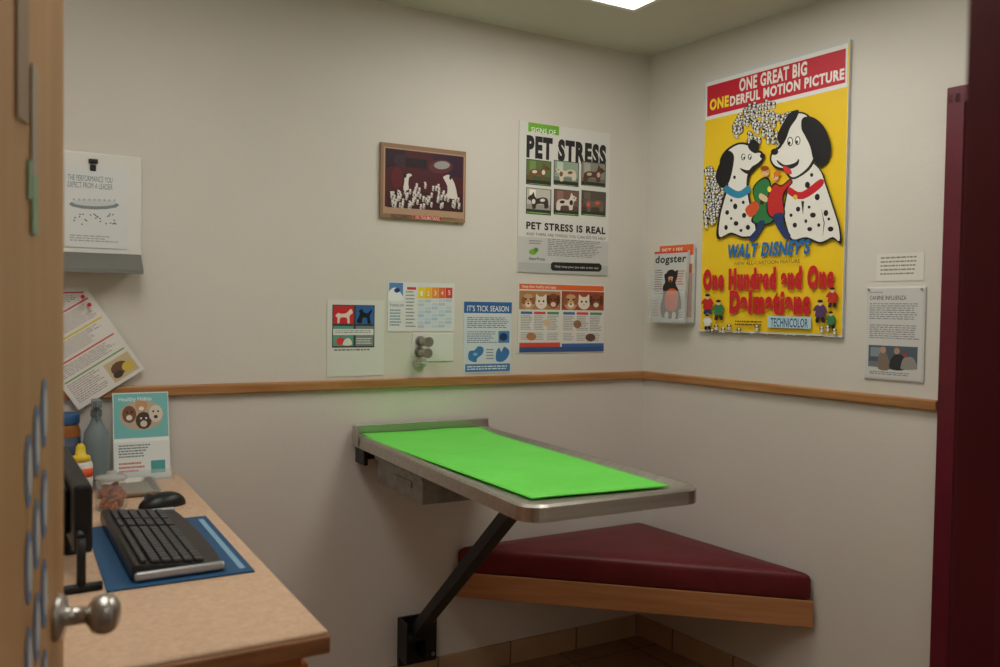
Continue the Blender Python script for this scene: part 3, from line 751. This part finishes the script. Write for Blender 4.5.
# the couple running between them
s.poly([(757,188),(766,177),(774,178),(777,190),(784,186),(787,190),(778,200),(776,208),(779,220),(768,224),(756,220),(761,206)],BK,True)
s.poly([(758,189),(766,178.5),(773,179.5),(776,191),(783,187.5),(785,190),(777,199),(775,208),(777.5,219),(768,222.5),(758,219),(762,206)],(50,126,70),True)
s.poly([(772,196),(778,182),(786,184),(794,178),(797,182),(788,194),(790,214),(780,218),(772,212)],BK,True)
s.poly([(773,196),(779,183.5),(786,185.5),(794,179.5),(795.5,182),(787,194),(788.6,213),(780,216.5),(773.4,211)],(200,46,44),True)
s.ell(770,171,3.4,4.4,(236,180,140)); s.ell(769,167.4,4.2,2.8,(150,80,30)); s.ell(771.6,171,.6,.7,BK,n=6); s.ell(780,176,3,3.8,(240,190,150)); s.ell(781.5,173,3.8,2.8,(214,120,30)); s.ell(778.6,176,.6,.7,BK,n=6)
s.poly([(764,220),(770,220),(766,230),(758,240),(754,237),(761,228)],(40,60,110),True); s.poly([(778,214),(788,212),(789,224),(796,234),(791,238),(782,226)],(40,60,110),True)
s.poly([(750,208),(759,200),(764,206),(756,216)],(220,84,50),True); s.ell(768,199,2.4,5,(60,40,30),rot=30); s.ell(774,188,2,3,(250,226,60)); s.poly([(765,192),(772,196),(771,201),(764,197)],(230,200,160),True)
s.text("WALT DISNEY'S",(733,257),(816,237.5),(30,110,180),0.09,0.2)
s.text("NEW ALL-CARTOON FEATURE",(740,264),(806,258),(90,60,44),0.0)
s.text("One Hundred and One",(708,290),(841,263.5),(204,32,44),0.14)
s.text("Dalmatians",(735,313),(817,289),(204,32,44),0.14)
s.rect((774,315.5),(818,329),(186,214,224)); s.text("TECHNICOLOR",(777,326.5),(815,318.5),(20,80,140),0.03)
s.bars((741,320),(770,327),2,(110,70,30),4); s.bars((712,332.5),(840,335),1,(110,80,30),5,0.5,0.1)
def toon(u,v,c1,c2,sc=1):
    s.poly([(u-3*sc,v+13*sc),(u,v+13*sc),(u-1*sc,v+21*sc),(u-5*sc,v+21*sc)],c2,True); s.poly([(u+1*sc,v+13*sc),(u+4*sc,v+13*sc),(u+6*sc,v+21*sc),(u+2*sc,v+21*sc)],c2,True)
    s.poly([(u-4*sc,v+2*sc),(u+4*sc,v+2*sc),(u+8*sc,v+9*sc),(u+5*sc,v+10*sc),(u+5*sc,v+15*sc),(u-5*sc,v+15*sc),(u-5*sc,v+9*sc),(u-8*sc,v+8*sc)],c1,True)
    s.ell(u,v,2.6*sc,3.0*sc,(236,190,150)); s.ell(u,v-2.4*sc,3.2*sc,1.8*sc,BK)
toon(713,296,(206,40,40),(40,60,110),.8); toon(724,302,(60,130,80),(60,40,30),.8); toon(713,316,(226,230,226),BK,.6); toon(827,303,(90,60,110),BK,.9); toon(839,290,(200,50,40),(60,40,30),.8); toon(838,314,(60,130,80),BK,.7)
for (u,v) in ((735,325),(722,325),(729,328),(829,328),(842,330),(763,326),(745,329),(835,327),(718,330)): pup(u,v,.7)
s.build(MR,0.317,1.301,off=0.001)

# magazine rack
mg=empty("magazine_rack", M=MR@Matrix.Translation((0.085,1.33,0)))
bm=bmesh.new(); add_box(bm,0,0.20,0.0,0.30,0.0,0.003); add_box(bm,0,0.20,0.0,0.13,0.058,0.061); add_box(bm,0,0.003,0.0,0.20,0.0,0.060); add_box(bm,0.197,0.20,0.0,0.20,0.0,0.060); add_box(bm,0,0.20,0.0,0.003,0.0,0.060)
from_bm("acrylic_pocket",bm,M_ACRYL,mg)
s=Sheet("magazine_rear",0.185,0.308,[(0,0),(100,0),(100,160),(0,160)],paper=(222,218,210),t=0.012)
s.rect((0,0),(100,22),(226,104,50)); s.text("PET LIFE",(8,16),(70,6),(250,240,230),0.0); s.bars((8,30),(90,150),12,(150,120,110),3); s.rect((60,40),(98,150),(196,120,90))
s.build(None,0.013,0.006,off=0.006,parent=mg)
s=Sheet("magazine",0.182,0.285,[(0,0),(100,0),(100,160),(0,160)],paper=(206,206,202),t=0.014)
s.rect((0,0),(100,160),(202,204,202)); s.rect((0,0),(100,5),(216,70,50)); s.text("dogster",(4,32),(97,9),(40,40,42),0.05)
s.bars((5,42),(34,100),11,(120,92,92),2,fill=.4); s.bars((72,45),(96,80),6,(200,90,70),3,fill=.4)
s.poly([(36,150),(28,126),(34,100),(32,80),(38,70),(34,54),(40,50),(46,44),(58,42),(66,46),(74,44),(74,58),(70,74),(82,92),(90,120),(86,150),(66,152)],(34,30,32),True)
s.poly([(40,100),(52,86),(68,86),(80,100),(76,128),(62,136),(44,128)],(222,92,40),True); s.ell(54,64,7,7,(206,140,84)); s.ell(54,68,3.4,2.6,BK); s.ell(49,60,1.6,1.6,(230,220,200)); s.ell(59,60,1.6,1.6,(230,220,200)); s.ell(48,146,6,10,(226,220,210)); s.ell(70,146,6,10,(226,220,210))
s.bars((5,112),(26,150),7,(200,80,50),6,fill=.4); s.rect((84,132),(97,154),(240,240,238)); s.bars((85,134),(96,152),5,(30,30,30),3,ragged=0)
s.build(None,0.002,0.005,lean=math.radians(-3),off=0.036,parent=mg)

# small paper notice and framed info sheet
s=Sheet("small_notice",0.156,0.086,[(877,255),(924,253),(924,281),(877,281)],paper=(226,223,214),t=0.001)
s.bars((881,258),(920,277),5,(130,126,122),5,ragged=.15,fill=.35)
s.build(MR,1.047,1.485)
fr=empty("acrylic_sign_holder", M=MR@Matrix.Translation((1.016,1.172,0)))
bm=bmesh.new(); add_box(bm,0,0.198,0,0.294,0.0,0.006)
from_bm("holder",bm,mat((216,218,216),0.2),fr,bevel=0.002)
s=Sheet("sheet",0.188,0.282,[(868,288),(927,289),(923,381),(866,378)],paper=(210,210,208),t=0.001)
s.bars((871,291),(890,294),1,(160,160,160),2); s.text("CANINE INFLUENZA",(871,299.5),(909,295.8),(50,54,60),0.01)
s.bars((871,303),(921,322),8,(126,128,132),4,ragged=.1,fill=.4); s.bars((871,325),(921,342),7,(126,128,132),5,ragged=.1,fill=.4)
s.rect((870,346),(919,370),(84,96,110)); s.rect((870,362),(919,370),(120,124,128)); s.rect((872,348),(884,358),(140,150,160))
s.poly([(880,370),(880,358),(884,352),(889,356),(892,370)],(130,116,104),True); s.ell(885,351,3,3.4,(190,150,126)); s.poly([(892,370),(893,360),(899,355),(906,358),(908,370)],(44,46,52),True); s.ell(899,352,3,3.4,(184,144,120)); s.poly([(903,366),(906,359),(914,358),(918,364),(917,370),(904,370)],(150,146,140),True); s.ell(907,356,2,2,(186,60,50))
s.bars((871,372),(915,378),2,(130,132,136),7)
s.build(None,0.005,0.006,off=0.0065,parent=fr)
bm=bmesh.new()
for x in (0.012,0.186): add_tube(bm,(x,0.286,0.006),(x,0.286,0.011),0.004,n=10)
from_bm("screws",bm,M_CHROME,fr)

# ================================================================== CAMERA + WORLD
cam=bpy.data.cameras.new("camera"); co=bpy.data.objects.new("camera",cam); link(co)
R=np.array([[0.86774,0.00146,-0.49702],[-0.49678,0.03368,-0.86722],[0.01547,0.99943,0.02995]])
Rm=Matrix([list(map(float,r_)) for r_ in R]).to_quaternion().to_matrix().to_4x4()
co.matrix_world=Matrix.Translation((-2.3127,-2.8103,1.3808))@Rm
cam.sensor_width=36; cam.lens=850/1000*36; cam.clip_start=0.02
cam.dof.use_dof=True; cam.dof.focus_distance=3.3; cam.dof.aperture_fstop=4.0
scene.camera=co
w=bpy.data.worlds.new("world"); scene.world=w; w.use_nodes=True
w.node_tree.nodes["Background"].inputs[0].default_value=(0.5,0.52,0.55,1); w.node_tree.nodes["Background"].inputs[1].default_value=0.15
